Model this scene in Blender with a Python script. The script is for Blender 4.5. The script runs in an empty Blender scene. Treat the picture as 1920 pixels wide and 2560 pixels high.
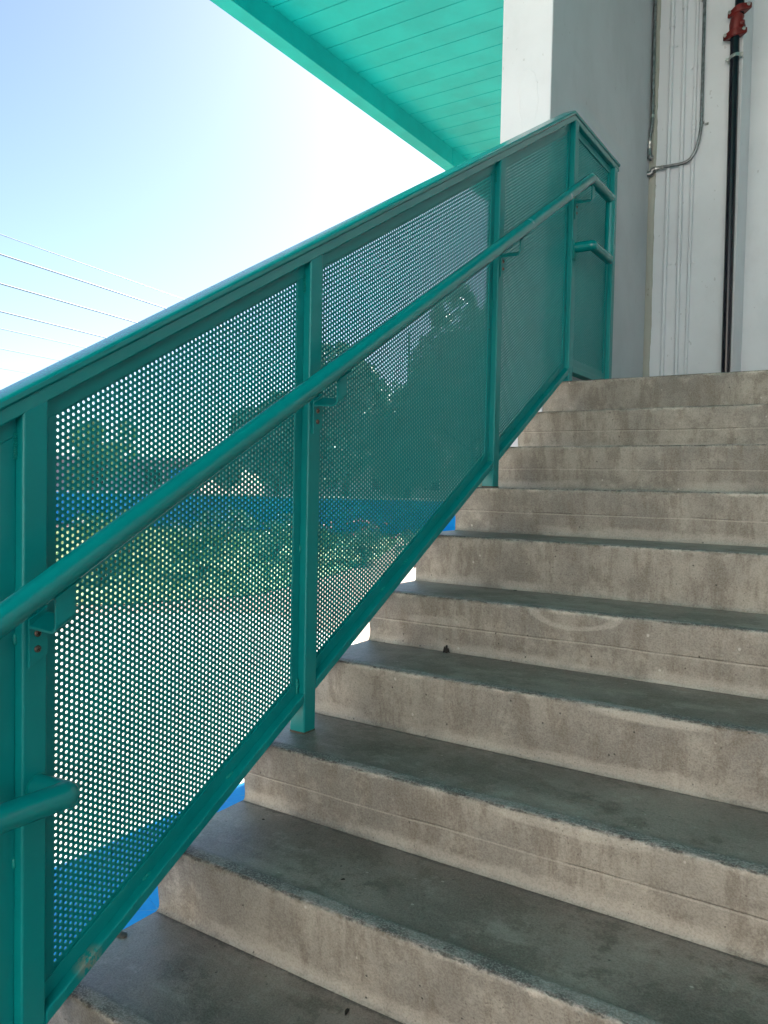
import bpy, bmesh, math, random
import numpy as np
from mathutils import Vector, Matrix, noise
rad = math.radians
S = bpy.context.scene
COL = S.collection

# ------------------------------------------------------------------ camera
cam_d = bpy.data.cameras.new('camera')
cam = bpy.data.objects.new('camera', cam_d)
COL.objects.link(cam)
R_ = Vector((0.8395, 0.5430, 0.0199)); U_ = Vector((-0.0358, 0.0188, 0.9992)); F_ = Vector((-0.5422, 0.8395, -0.0352))
F_.normalize(); R_ = (R_ - F_ * R_.dot(F_)).normalized(); U_ = R_.cross(F_)
M = Matrix.Identity(4)
for i in range(3):
    M[i][0] = R_[i]; M[i][1] = U_[i]; M[i][2] = -F_[i]
M[0][3], M[1][3], M[2][3] = 1.4376, -3.6246, -0.5056
cam.matrix_world = M
cam_d.sensor_fit = 'HORIZONTAL'; cam_d.sensor_width = 36.0
cam_d.lens = 36.0 * 1968.27 / 1920.0
cam_d.clip_start = 0.05; cam_d.clip_end = 2000
S.camera = cam

# ------------------------------------------------------------------ light
SUN_EL, SUN_AZ = 37.0, 17.0          # azimuth measured from +y towards -x
W = bpy.data.worlds.new('World'); S.world = W; W.use_nodes = True
wn = W.node_tree; bg = wn.nodes['Background']
sky = wn.nodes.new('ShaderNodeTexSky'); sky.sky_type = 'NISHITA'
sky.sun_disc = False; sky.sun_elevation = rad(SUN_EL); sky.sun_rotation = rad(-SUN_AZ)
sky.altitude = 0; sky.air_density = 0.75; sky.dust_density = 0.6; sky.ozone_density = 2.5
wn.links.new(sky.outputs[0], bg.inputs[0]); bg.inputs[1].default_value = 0.05
sd = bpy.data.lights.new('sun', 'SUN'); sd.energy = 5.0; sd.angle = rad(0.5); sd.color = (1.0, 0.95, 0.87)
sun = bpy.data.objects.new('sun', sd); COL.objects.link(sun)
dirv = Vector((-math.sin(rad(SUN_AZ)) * math.cos(rad(SUN_EL)), math.cos(rad(SUN_AZ)) * math.cos(rad(SUN_EL)), math.sin(rad(SUN_EL))))
sun.rotation_euler = dirv.to_track_quat('Z', 'Y').to_euler(); sun.location = (-8, 12, 14)
S.view_settings.view_transform = 'Standard'; S.view_settings.look = 'None'
S.view_settings.exposure = 2.3; S.view_settings.gamma = 1.0
S.render.engine = 'CYCLES'
S.cycles.max_bounces = 10; S.cycles.diffuse_bounces = 7; S.cycles.glossy_bounces = 4

# ------------------------------------------------------------------ constants of the place
D = 0.2945; H = 0.17; SL = H / D          # tread depth, riser height, slope
XP = 0.1157; PW = 0.0508                  # guardrail: stair-side face of the posts, post width
GZ = -1.87                                # ground outside
ZC = 3.18                                 # soffit boards

# ------------------------------------------------------------------ helpers
def tag(o, label=None, cat=None, group=None, kind=None):
    if label: o['label'] = label
    if cat: o['category'] = cat
    if group: o['group'] = group
    if kind: o['kind'] = kind
    return o

def link(name, me, mats, parent=None, loc=None):
    o = bpy.data.objects.new(name, me); COL.objects.link(o)
    for m in (mats if isinstance(mats, (list, tuple)) else [mats]): me.materials.append(m)
    if parent is not None:
        o.parent = parent
        o.matrix_parent_inverse = Matrix.Translation(parent.location).inverted()
    return o

def empty(name, loc, label=None, cat=None, group=None):
    o = bpy.data.objects.new(name, None); COL.objects.link(o); o.location = loc
    o.empty_display_size = 0.1
    return tag(o, label, cat, group)

class MB:
    def __init__(s): s.v = []; s.f = []; s.m = []; s.sm = []
    def add(s, vs, fs, m=0, smooth=False):
        b = len(s.v); s.v += [tuple(v) for v in vs]
        for f in fs: s.f.append([b + i for i in f]); s.m.append(m); s.sm.append(smooth)
    def box(s, x0, x1, y0, y1, z0, z1, m=0):
        v = [(x, y, z) for x in (x0, x1) for y in (y0, y1) for z in (z0, z1)]
        s.add(v, [(0, 1, 3, 2), (4, 6, 7, 5), (0, 4, 5, 1), (2, 3, 7, 6), (0, 2, 6, 4), (1, 5, 7, 3)], m)
    def prism(s, poly, x0, x1, m=0):        # polygon in the y-z plane, extruded along x
        n = len(poly)
        v = [(x0, y, z) for y, z in poly] + [(x1, y, z) for y, z in poly]
        s.add(v, [list(range(n))[::-1], list(range(n, 2 * n))] + [(i, (i + 1) % n, n + (i + 1) % n, n + i) for i in range(n)], m)
    def loft(s, rings, closed=True, cap=True, m=0, smooth=True):
        n = len(rings[0]); v = [p for r in rings for p in r]; f = []
        for i in range(len(rings) - 1):
            for j in range(n if closed else n - 1):
                k = (j + 1) % n; f.append((i * n + j, i * n + k, (i + 1) * n + k, (i + 1) * n + j))
        s.add(v, f, m, smooth)
        if cap:
            b = len(rings) - 1
            s.add(rings[0], [list(range(n))[::-1]], m); s.add(rings[b], [list(range(n))], m)
    def tube(s, pts, r, n=20, m=0, cap=True, smooth=True):
        pts = [Vector(p) for p in pts]; rings = []; prev = None
        rr = list(r) if isinstance(r, (list, tuple)) else [r] * len(pts)
        if len(pts) > 2:                                 # support rings keep the shading of long straights clean
            P2 = [pts[0]]; R2 = [rr[0]]
            for i in range(1, len(pts)):
                a_, b_ = pts[i - 1], pts[i]; L_ = (b_ - a_).length
                if L_ > 0.05:
                    e_ = min(0.006, L_ * 0.1) / L_
                    for f_ in (e_, 1 - e_): P2.append(a_.lerp(b_, f_)); R2.append(rr[i - 1] * (1 - f_) + rr[i] * f_)
                P2.append(b_); R2.append(rr[i])
            pts, rr = P2, R2
        for i, p in enumerate(pts):
            a = (p - pts[i - 1]).normalized() if i else None
            b = (pts[i + 1] - p).normalized() if i < len(pts) - 1 else None
            t = (a + b).normalized() if a and b else (a or b)
            base = a or b
            if prev is None:
                u = base.cross(Vector((0, 0, 1)))
                if u.length < 0.1: u = base.cross(Vector((1, 0, 0)))
                u.normalize()
            else:
                u = (prev - base * prev.dot(base)).normalized()
            w = base.cross(u)
            ring = []
            for j in range(n):
                ang = 2 * math.pi * j / n
                q = (u * math.cos(ang) + w * math.sin(ang)) * rr[i]
                q = q - base * (q.dot(t) / base.dot(t))      # mitre onto the bisecting plane
                ring.append(p + q)
            rings.append(ring)
            if b: prev = (u - b * u.dot(b)).normalized() if (u - b * u.dot(b)).length > 1e-4 else w
        s.loft(rings, True, cap, m, smooth)
    def sphere(s, c, r, m=0, nu=10, nv=7, sc=(1, 1, 1)):
        rings = []
        for i in range(nv + 1):
            th = math.pi * i / nv
            rings.append([(c[0] + sc[0] * r * math.sin(th) * math.cos(2 * math.pi * j / nu), c[1] + sc[1] * r * math.sin(th) * math.sin(2 * math.pi * j / nu), c[2] + sc[2] * r * math.cos(th)) for j in range(nu)])
        s.loft(rings, True, False, m)
    def mesh(s, name):
        me = bpy.data.meshes.new(name); me.from_pydata(s.v, [], s.f); me.update()
        me.polygons.foreach_set('material_index', s.m); me.polygons.foreach_set('use_smooth', s.sm)
        bm = bmesh.new(); bm.from_mesh(me); bmesh.ops.recalc_face_normals(bm, faces=bm.faces); bm.to_mesh(me); bm.free()
        return me
    def build(s, name, mats, parent=None, bevel=0, seg=2):
        o = link(name, s.mesh(name), mats, parent)
        if bevel:
            b = o.modifiers.new('bevel', 'BEVEL'); b.width = bevel; b.segments = seg; b.limit_method = 'ANGLE'; b.angle_limit = rad(40)
            b.harden_normals = False
        return o

# ------------------------------------------------------------------ materials
class NT:
    def __init__(s, name):
        s.m = bpy.data.materials.new(name); s.m.use_nodes = True; s.t = s.m.node_tree
        s.b = s.t.nodes['Principled BSDF']
    def n(s, typ, **kw):
        nd = s.t.nodes.new('ShaderNode' + typ)
        for k, v in kw.items():
            if k.startswith('i_'): s.set(nd.inputs[k[2:].replace('_', ' ')], v)
            else: setattr(nd, k, v)
        return nd
    def set(s, inp, v):
        if isinstance(v, bpy.types.NodeSocket): s.t.links.new(v, inp)
        elif isinstance(v, bpy.types.Node): s.t.links.new(v.outputs[0], inp)
        else: inp.default_value = v
    def math(s, op, a, b=0.0, clamp=False):
        nd = s.t.nodes.new('ShaderNodeMath'); nd.operation = op; nd.use_clamp = clamp
        s.set(nd.inputs[0], a); s.set(nd.inputs[1], b); return nd.outputs[0]
    def pos(s, scale=(1, 1, 1)):
        g = s.t.nodes.new('ShaderNodeNewGeometry'); mp = s.t.nodes.new('ShaderNodeMapping')
        s.t.links.new(g.outputs['Position'], mp.inputs['Vector']); mp.inputs['Scale'].default_value = scale
        return mp.outputs[0]
    def noise(s, scale, detail=4, rough=0.55, vec=None, sc=(1, 1, 1)):
        nd = s.n('TexNoise'); nd.inputs['Scale'].default_value = scale; nd.inputs['Detail'].default_value = detail
        nd.inputs['Roughness'].default_value = rough; s.set(nd.inputs['Vector'], vec if vec is not None else s.pos(sc)); return nd.outputs['Fac']
    def vor(s, scale, feature='F1', sc=(1, 1, 1)):
        nd = s.n('TexVoronoi', feature=feature); nd.inputs['Scale'].default_value = scale; s.set(nd.inputs['Vector'], s.pos(sc)); return nd.outputs['Distance']
    def step(s, x, lo, hi):
        nd = s.n('MapRange', interpolation_type='SMOOTHSTEP'); s.set(nd.inputs['Value'], x)
        nd.inputs['From Min'].default_value = lo; nd.inputs['From Max'].default_value = hi; return nd.outputs[0]
    def mix(s, fac, a, b, blend='MIX'):
        nd = s.n('Mix', data_type='RGBA', blend_type=blend); s.set(nd.inputs[0], fac); 
        for i, v in ((6, a), (7, b)):
            s.set(nd.inputs[i], v if not isinstance(v, tuple) else (*v, 1.0))
        return nd.outputs[2]
    def attr(s, name):
        nd = s.n('Attribute', attribute_name=name); return nd.outputs['Fac']
    def bump(s, h, strength=0.3, dist=0.002):
        nd = s.n('Bump'); nd.inputs['Strength'].default_value = strength; nd.inputs['Distance'].default_value = dist
        s.set(nd.inputs['Height'], h); s.set(s.b.inputs['Normal'], nd.outputs[0])
    def out(s, color=None, rough=None, metal=None, spec=None):
        for k, v in (('Base Color', color), ('Roughness', rough), ('Metallic', metal), ('Specular IOR Level', spec)):
            if v is not None: s.set(s.b.inputs[k], (*v, 1.0) if isinstance(v, tuple) else v)
        return s.m

def m_paint(name, c, rough=0.36, dirt=0.25, bump=0.08, scuff=None, spec=0.38):
    t = NT(name)
    f = t.step(t.noise(3.1, 5), 0.3, 0.75)
    c2 = tuple(x * (1 - dirt * .5) for x in c)
    col = t.mix(f, c, c2)
    sp = t.step(t.noise(55, 3, 0.6), 0.70, 0.78)
    col = t.mix(t.math('MULTIPLY', sp, 0.35), col, tuple(x * 0.45 + 0.01 for x in c))
    t.bump(t.noise(160, 2), bump, 0.001)
    r = t.math('ADD', t.math('MULTIPLY', t.noise(9, 3), 0.16), rough - 0.08)
    if scuff:
        g = t.n('NewGeometry'); dist = t.n('VectorMath', operation='DISTANCE'); t.set(dist.inputs[0], g.outputs['Position']); dist.inputs[1].default_value = scuff
        m = t.math('MULTIPLY', t.math('MULTIPLY', 0.7, t.math('SUBTRACT', 1.0, t.step(dist.outputs['Value'], 0.008, 0.040))), t.step(t.noise(60, 6, 0.75, sc=(1, 1, 0.5)), 0.46, 0.54))
        col = t.mix(m, col, (0.30, 0.26, 0.20))
    chipm = t.step(t.noise(24, 6, 0.7), 0.705, 0.72)
    col = t.mix(t.math('MULTIPLY', chipm, 0.8), col, (0.02, 0.03, 0.025))
    return t.out(col, r, spec=spec)

TEAL = (0.0, 0.245, 0.245)
M_teal = m_paint('teal_gloss_paint', TEAL)
M_soffit = m_paint('teal_soffit_paint', (0.0, 0.41, 0.415), 0.42, 0.36, 0.08, None, 0.25)
M_rail = m_paint('teal_rail_gloss', TEAL, 0.24, 0.2, 0.05, None, 0.65)
M_scuff = m_paint('teal_scuffed_paint', TEAL, 0.36, 0.25, 0.08, (0.1157, -2.635, -1.475))
M_weld = m_paint('teal_weld', (0.0, 0.26, 0.235), 0.35, 0.4, 0.5)

def m_wall(name, c, dirt=0.5, scalez=0.5):
    t = NT(name)
    n1 = t.noise(1.3, 6, 0.6); n2 = t.noise(7, 5, 0.65, sc=(1, 1, scalez)); n3 = t.noise(45, 4)
    col = t.mix(t.step(n1, 0.35, 0.7), c, tuple(x * 0.88 for x in c))
    col = t.mix(t.math('MULTIPLY', t.step(n2, 0.5, 0.8), 0.30 * dirt), col, (c[0] * .55, c[1] * .55, c[2] * .52))
    pits = t.step(t.noise(38, 2, 0.4, sc=(1, 1, 0.6)), 0.735, 0.77)
    col = t.mix(t.math('MULTIPLY', pits, 0.5 * dirt), col, (0.12, 0.11, 0.10))
    h = t.math('ADD', t.math('MULTIPLY', n3, 0.6), t.math('MULTIPLY', n2, 1.2))
    t.bump(h, 0.35, 0.002)
    return t.out(col, 0.62)
M_wallA = m_wall('grey_white_wall_paint', (0.575, 0.60, 0.635))
M_wallB = m_wall('white_wall_paint', (0.685, 0.715, 0.755))
M_cement = m_wall('bare_cement', (0.38, 0.385, 0.34), 1.0)

def m_concrete():
    t = NT('weathered_concrete')
    s = t.attr('prof'); fl = t.attr('formline'); edge = t.attr('left_light')
    big = t.noise(2.3, 7, 0.65); mid = t.noise(9, 8, 0.72); fine = t.noise(48, 7, 0.75); grain = t.noise(230, 3, 0.7)
    streak = t.noise(21, 7, 0.72, sc=(1, 1, 0.22)); sx = t.noise(13, 7, 0.7, sc=(0.30, 1, 1)); cloud = t.noise(5.5, 8, 0.75)
    inv = lambda x: t.math('SUBTRACT', 1.0, x)
    mul = lambda a, b: t.math('MULTIPLY', a, b)
    g = t.n('NewGeometry'); sep = t.n('SeparateXYZ'); t.set(sep.inputs[0], g.outputs['Position']); PX, PY, PZ = sep.outputs
    # ---- riser: warm form-cast face
    r = t.mix(t.step(big, 0.38, 0.62), (0.320, 0.293, 0.245), (0.200, 0.186, 0.160))
    r = t.mix(mul(t.step(streak, 0.45, 0.62), 0.75), r, (0.165, 0.142, 0.112))
    r = t.mix(mul(t.step(cloud, 0.53, 0.64), 0.50), r, (0.39, 0.36, 0.30))
    r = t.mix(mul(t.step(mid, 0.53, 0.66), 0.60), r, (0.175, 0.155, 0.13))
    r = t.mix(mul(t.step(inv(mid), 0.56, 0.68), 0.40), r, (0.42, 0.385, 0.32))
    r = t.mix(mul(t.step(fine, 0.55, 0.72), 0.42), r, (0.14, 0.122, 0.097))
    r = t.mix(mul(t.step(inv(fine), 0.58, 0.74), 0.28), r, (0.50, 0.465, 0.40))
    # ragged pale mortar smear along the foot
    low = t.math('ADD', s, mul(t.math('SUBTRACT', cloud, 0.5), 0.09))
    foot = mul(inv(t.step(low, -0.150, -0.132)), t.step(t.noise(4, 4), 0.42, 0.55))
    r = t.mix(mul(foot, 0.55), r, (0.42, 0.385, 0.33))
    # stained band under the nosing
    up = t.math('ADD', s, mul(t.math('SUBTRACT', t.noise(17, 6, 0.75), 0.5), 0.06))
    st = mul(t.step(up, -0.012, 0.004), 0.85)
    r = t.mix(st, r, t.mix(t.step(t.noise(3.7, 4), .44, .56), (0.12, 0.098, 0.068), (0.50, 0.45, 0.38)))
    # smeared patches with their own outline
    for (cx, cz, rx, rz, w, k_) in ((0.70, -0.853, 0.135, 0.052, 0.30, 0.42), (0.98, -1.03, 0.17, 0.020, 0.9, 0.6), (0.25, -0.93, 0.13, 0.02, 0.6, 0.35), (0.9, -1.205, 0.20, 0.016, 0.9, 0.5)):
        ex = t.math('DIVIDE', t.math('SUBTRACT', PX, cx), rx); ez = t.math('DIVIDE', t.math('SUBTRACT', PZ, cz), rz)
        rr = t.math('SQRT', t.math('ADD', mul(ex, ex), mul(ez, ez)))
        rr = t.math('ADD', rr, mul(t.math('SUBTRACT', mid, 0.5), 0.5))
        band = mul(t.step(rr, 1 - w, 1 - w * 0.6), inv(t.step(rr, 0.97, 1.03)))
        if w > 0.5: band = inv(t.step(rr, 0.6, 1.0))
        if cz == -0.853: band = mul(band, inv(t.step(PZ, -0.858, -0.853)))
        r = t.mix(mul(band, k_), r, (0.46, 0.43, 0.37))
    # board joint line on some risers
    w = t.math('ADD', t.math('ADD', s, 0.088), mul(t.math('SUBTRACT', t.noise(3, 3), 0.5), 0.012))
    ln = inv(t.step(t.math('ABSOLUTE', w), 0.0004, 0.0020))
    lnm = mul(mul(ln, fl), t.step(t.noise(7, 4), 0.40, 0.56))
    r = t.mix(mul(lnm, 0.6), r, (0.12, 0.10, 0.08))
    ln2 = mul(mul(inv(t.step(t.math('ABSOLUTE', t.math('ADD', w, 0.004)), 0.0006, 0.003)), fl), 0.35)
    r = t.mix(ln2, r, (0.52, 0.48, 0.41))
    # ---- tread: darker trowelled surface
    d = t.mix(t.step(big, 0.38, 0.62), (0.245, 0.200, 0.172), (0.128, 0.106, 0.092))
    d = t.mix(mul(t.step(sx, 0.50, 0.64), 0.65), d, (0.27, 0.24, 0.20))
    d = t.mix(mul(t.step(cloud, 0.52, 0.60), 0.7), d, (0.095, 0.078, 0.060))
    d = t.mix(mul(t.step(mid, 0.53, 0.63), 0.78), d, (0.075, 0.062, 0.048))
    d = t.mix(mul(t.step(inv(mid), 0.55, 0.65), 0.60), d, (0.32, 0.285, 0.25))
    d = t.mix(mul(t.step(fine, 0.56, 0.70), 0.5), d, (0.27, 0.245, 0.21))
    d = t.mix(mul(t.step(inv(fine), 0.57, 0.70), 0.6), d, (0.06, 0.05, 0.04))
    d = t.mix(mul(edge, 0.45), d, (0.33, 0.315, 0.295))  # daylight from the open left side, painted into the tread colour
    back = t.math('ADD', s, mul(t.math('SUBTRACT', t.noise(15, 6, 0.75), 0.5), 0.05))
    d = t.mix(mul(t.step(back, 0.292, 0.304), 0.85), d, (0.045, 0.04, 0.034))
    # ---- nosing band: rubbed, grainy
    b = t.mix(t.step(t.noise(5, 7, 0.75), 0.42, 0.58), (0.30, 0.262, 0.24), (0.12, 0.105, 0.098))
    b = t.mix(mul(t.step(grain, 0.48, 0.60), 0.55), b, (0.42, 0.385, 0.36))
    b = t.mix(mul(t.step(fine, 0.54, 0.66), 0.5), b, (0.09, 0.08, 0.07))
    wob = t.math('ADD', s, mul(t.math('SUBTRACT', t.noise(30, 6, 0.75), 0.5), 0.018))
    col = t.mix(t.step(wob, 0.033, 0.042), b, d)
    wob2 = t.math('ADD', s, mul(t.math('SUBTRACT', t.noise(45, 7, 0.78), 0.5), 0.017))
    col = t.mix(t.step(wob2, -0.006, 0.002), r, col)
    crumb = mul(inv(t.step(t.math('ABSOLUTE', wob2), 0.001, 0.005)), t.step(t.noise(60, 4), 0.48, 0.60))
    col = t.mix(mul(crumb, 0.8), col, (0.05, 0.042, 0.034))
    # ---- pits, specks, pale chips
    v = t.vor(30); pit = mul(inv(t.step(v, 0.05, 0.10)), t.step(t.noise(7, 3), 0.50, 0.55))
    col = t.mix(mul(pit, 0.85), col, (0.025, 0.021, 0.018))
    v3 = t.vor(75); sp = mul(inv(t.step(v3, 0.08, 0.16)), t.step(t.noise(3, 3), 0.46, 0.54))
    col = t.mix(mul(sp, 0.55), col, (0.045, 0.04, 0.034))
    v2 = t.vor(17, sc=(1, 1.3, 0.8)); chip = mul(inv(t.step(v2, 0.04, 0.08)), t.step(t.noise(5.3, 3), 0.50, 0.54))
    col = t.mix(mul(chip, 0.7), col, (0.55, 0.52, 0.46))
    col = t.mix(mul(t.step(grain, 0.42, 0.62), 0.13), col, (0.5, 0.48, 0.44))
    col = t.mix(mul(t.step(inv(grain), 0.48, 0.62), 0.18), col, (0.05, 0.044, 0.036))
    h = t.math('ADD', mul(fine, 1.0), t.math('ADD', mul(mid, 1.6), mul(grain, 0.4)))
    h = t.math('SUBTRACT', h, t.math('ADD', mul(pit, 0.9), t.math('ADD', mul(lnm, 0.8), mul(crumb, 0.6))))
    t.bump(h, 0.75, 0.003)
    ro = t.math('ADD', t.math('SUBTRACT', 0.52, mul(t.step(s, 0.03, 0.05), 0.20)), mul(fine, 0.30))
    return t.out(col, ro, spec=t.math('ADD', 0.45, t.math('MULTIPLY', t.step(s, 0.0, 0.05), 0.35)))
M_conc = m_concrete()

def m_simple(name, c, rough=0.5, metal=0.0, var=0.3, scale=12, bump=0.15):
    t = NT(name)
    col = t.mix(t.step(t.noise(scale, 5, 0.6), 0.35, 0.7), c, tuple(x * (1 - var) for x in c))
    t.bump(t.noise(scale * 8, 3), bump, 0.001)
    return t.out(col, rough, metal)
M_steel = m_simple('galvanised_steel', (0.30, 0.31, 0.32), 0.38, 0.85, 0.45, 30)
M_steel2 = m_simple('bright_zinc', (0.62, 0.62, 0.60), 0.32, 0.9, 0.4, 40)
M_screw = m_simple('screw_metal', (0.22, 0.16, 0.13), 0.38, 0.8, 0.5, 200)
M_black = m_simple('black_pipe_paint', (0.006, 0.006, 0.012), 0.22, 0, 0.3, 18, 0.1)
M_red = m_simple('red_coupling_paint', (0.15, 0.010, 0.008), 0.45, 0, 0.4, 22, 0.3)
M_glass = m_simple('dark_glass', (0.03, 0.04, 0.05), 0.08, 0, 0.2, 4, 0.0)
M_gap = m_simple('dark_void', (0.01, 0.01, 0.01), 0.8)
M_bark = m_simple('bark', (0.12, 0.09, 0.06), 0.9, 0, 0.5, 20, 0.6)
M_house = m_simple('lilac_grey_render', (0.36, 0.36, 0.42), 0.8, 0, 0.15, 3)
M_house2 = m_simple('pale_render', (0.62, 0.60, 0.57), 0.8, 0, 0.15, 3)
M_roofw = m_simple('white_fascia', (0.8, 0.8, 0.78), 0.5, 0, 0.1, 3)
M_wire = m_simple('wire_aluminium', (0.17, 0.23, 0.34), 0.5, 0.0, 0.1, 3, 0)
M_debris = m_simple('dry_leaf', (0.02, 0.018, 0.014), 0.8, 0, 0.5, 80)
M_grout = m_simple('stained_grout', (0.12, 0.09, 0.06), 0.8, 0, 0.5, 60, 0.4)
M_debris2 = m_simple('pale_chip', (0.10, 0.10, 0.085), 0.9, 0, 0.5, 80)

def m_leaf(name, a, b):
    t = NT(name)
    oi = t.n('ObjectInfo'); col = t.mix(t.step(t.noise(2.2, 3), 0.35, 0.65), a, b)
    t.b.inputs['Subsurface Weight'].default_value = 0.0
    return t.out(col, 0.55)
M_leafd = m_leaf('deep_green_leaves', (0.27, 0.42, 0.32), (0.36, 0.50, 0.40))
M_leafy = m_leaf('yellow_green_leaves', (0.20, 0.36, 0.12), (0.15, 0.29, 0.10))
M_petal = m_leaf('pink_petals', (0.75, 0.10, 0.16), (0.8, 0.25, 0.3))

def m_ground():
    t = NT('pale_gravel_ground')
    v = t.vor(60); n = t.noise(0.6, 6, 0.6)
    col = t.mix(t.step(n, 0.35, 0.65), (0.40, 0.27, 0.20), (0.31, 0.21, 0.155))
    col = t.mix(t.math('MULTIPLY', t.step(v, 0.2, 0.6), 0.5), col, (0.25, 0.17, 0.13))
    t.bump(v, 0.6, 0.01)
    return t.out(col, 0.85)
M_ground = m_ground()
def m_paving():
    t = NT('pale_concrete_paving')
    col = t.mix(t.step(t.noise(1.5, 6, 0.6), 0.35, 0.7), (0.60, 0.555, 0.49), (0.50, 0.46, 0.41))
    t.bump(t.noise(50, 4), 0.3, 0.003)
    return t.out(col, 0.8)
M_paving = m_paving()
def m_blue(name, cracks=True):
    t = NT(name)
    base = t.mix(t.step(t.noise(6, 6, 0.65), 0.3, 0.7), (0.0, 0.40, 0.93), (0.0, 0.32, 0.87))
    if cracks:
        e = t.vor(6.5, 'DISTANCE_TO_EDGE'); ln = t.math('SUBTRACT', 1.0, t.step(e, 0.006, 0.022))
        w = t.step(t.noise(3, 2), 0.46, 0.54)
        lc = t.mix(w, (0.0, 0.05, 0.22), (0.18, 0.42, 0.62))
        base = t.mix(t.math('MULTIPLY', ln, t.math('MULTIPLY', t.step(t.noise(9, 4), 0.4, 0.6), 0.8)), base, lc)
        t.bump(t.math('ADD', t.noise(60, 4), t.math('MULTIPLY', ln, -1.0)), 0.5, 0.003)
    return t.out(base, 0.6, spec=0.2)
M_blue = m_blue('blue_ground_paint'); M_blue2 = m_blue('blue_wall_paint', False)
def m_grass():
    t = NT('grass_green')
    col = t.mix(t.step(t.noise(1.2, 5), 0.35, 0.65), (0.18, 0.32, 0.11), (0.27, 0.35, 0.15))
    col = t.mix(t.math('MULTIPLY', t.step(t.noise(30, 4), 0.5, 0.7), 0.5), col, (0.06, 0.10, 0.02))
    return t.out(col, 0.8)
M_grass = m_grass()

# ------------------------------------------------------------------ ground (structure)
def sheet(name, poly, z, m, label=None):
    me = bpy.data.meshes.new(name); me.from_pydata([(x, y, z) for x, y in poly], [], [list(range(len(poly)))])
    o = link(name, me, m); o['kind'] = 'structure'
    if label: o['label'] = label
    return o
sheet('ground', [(-400, -400), (400, -400), (400, 400), (-400, 400)], GZ - 0.012, M_ground)
sheet('paving', [(-5.6, -9), (-0.95, -9), (-0.95, 1.6), (-2.6, 2.0), (-3.9, 2.6), (-4.6, 2.2), (-5.4, 1.2)], GZ - 0.004, M_paving)
sheet('path', [(-7.4, -30), (12, -30), (12, -9.0), (-7.4, -9.0)], GZ - 0.006, M_paving)
def blue_strip():
    n = 60; L = []; rnd = random.Random(4)
    for i in range(n + 1):
        y = -6.5 + 7.3 * i / n; L.append((-0.985 + rnd.uniform(-.012, .012), y))
    o = sheet('painted_strip', L + [(0.05, 0.8), (0.05, -6.5)], GZ, M_blue, 'blue painted strip of cracked concrete ground beside the staircase')
    e = sheet('white_edge_line', [(x - 0.045, y) for x, y in L] + L[::-1], GZ + 0.001, M_roofw)
    return o
blue_strip()

# lawn with blades, counted as stuff
def lawn():
    rnd = random.Random(2); mb = MB()
    poly = [(-5.0, 3.5), (-5.6, 2.0), (-8.5, -0.5), (-16, 3.0), (-17.5, 11.0), (-9.2, 13.9), (-6.5, 8.5), (-5.6, 6.0)]
    mb.add([(x, y, GZ + 0.004) for x, y in poly], [list(range(len(poly)))])
    def inside(x, y):
        c = False
        for i in range(len(poly)):
            a = poly[i]; b = poly[i - 1]
            if (a[1] > y) != (b[1] > y) and x < (b[0] - a[0]) * (y - a[1]) / (b[1] - a[1]) + a[0]: c = not c
        return c
    k = 0
    while k < 16000:
        x = rnd.uniform(-17.5, -5); y = rnd.uniform(-1, 14)
        if not inside(x, y): continue
        k += 1; a = rnd.uniform(0, 6.28); w = 0.012; hh = rnd.uniform(.03, .09); l = rnd.uniform(-.03, .03)
        mb.add([(x - w * math.cos(a), y - w * math.sin(a), GZ), (x + w * math.cos(a), y + w * math.sin(a), GZ), (x + l, y + l, GZ + hh)], [(0, 1, 2)])
    o = mb.build('lawn', M_grass); tag(o, 'sunlit yellow green grass seen through the perforated panels', 'grass', kind='stuff')
lawn()

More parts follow.
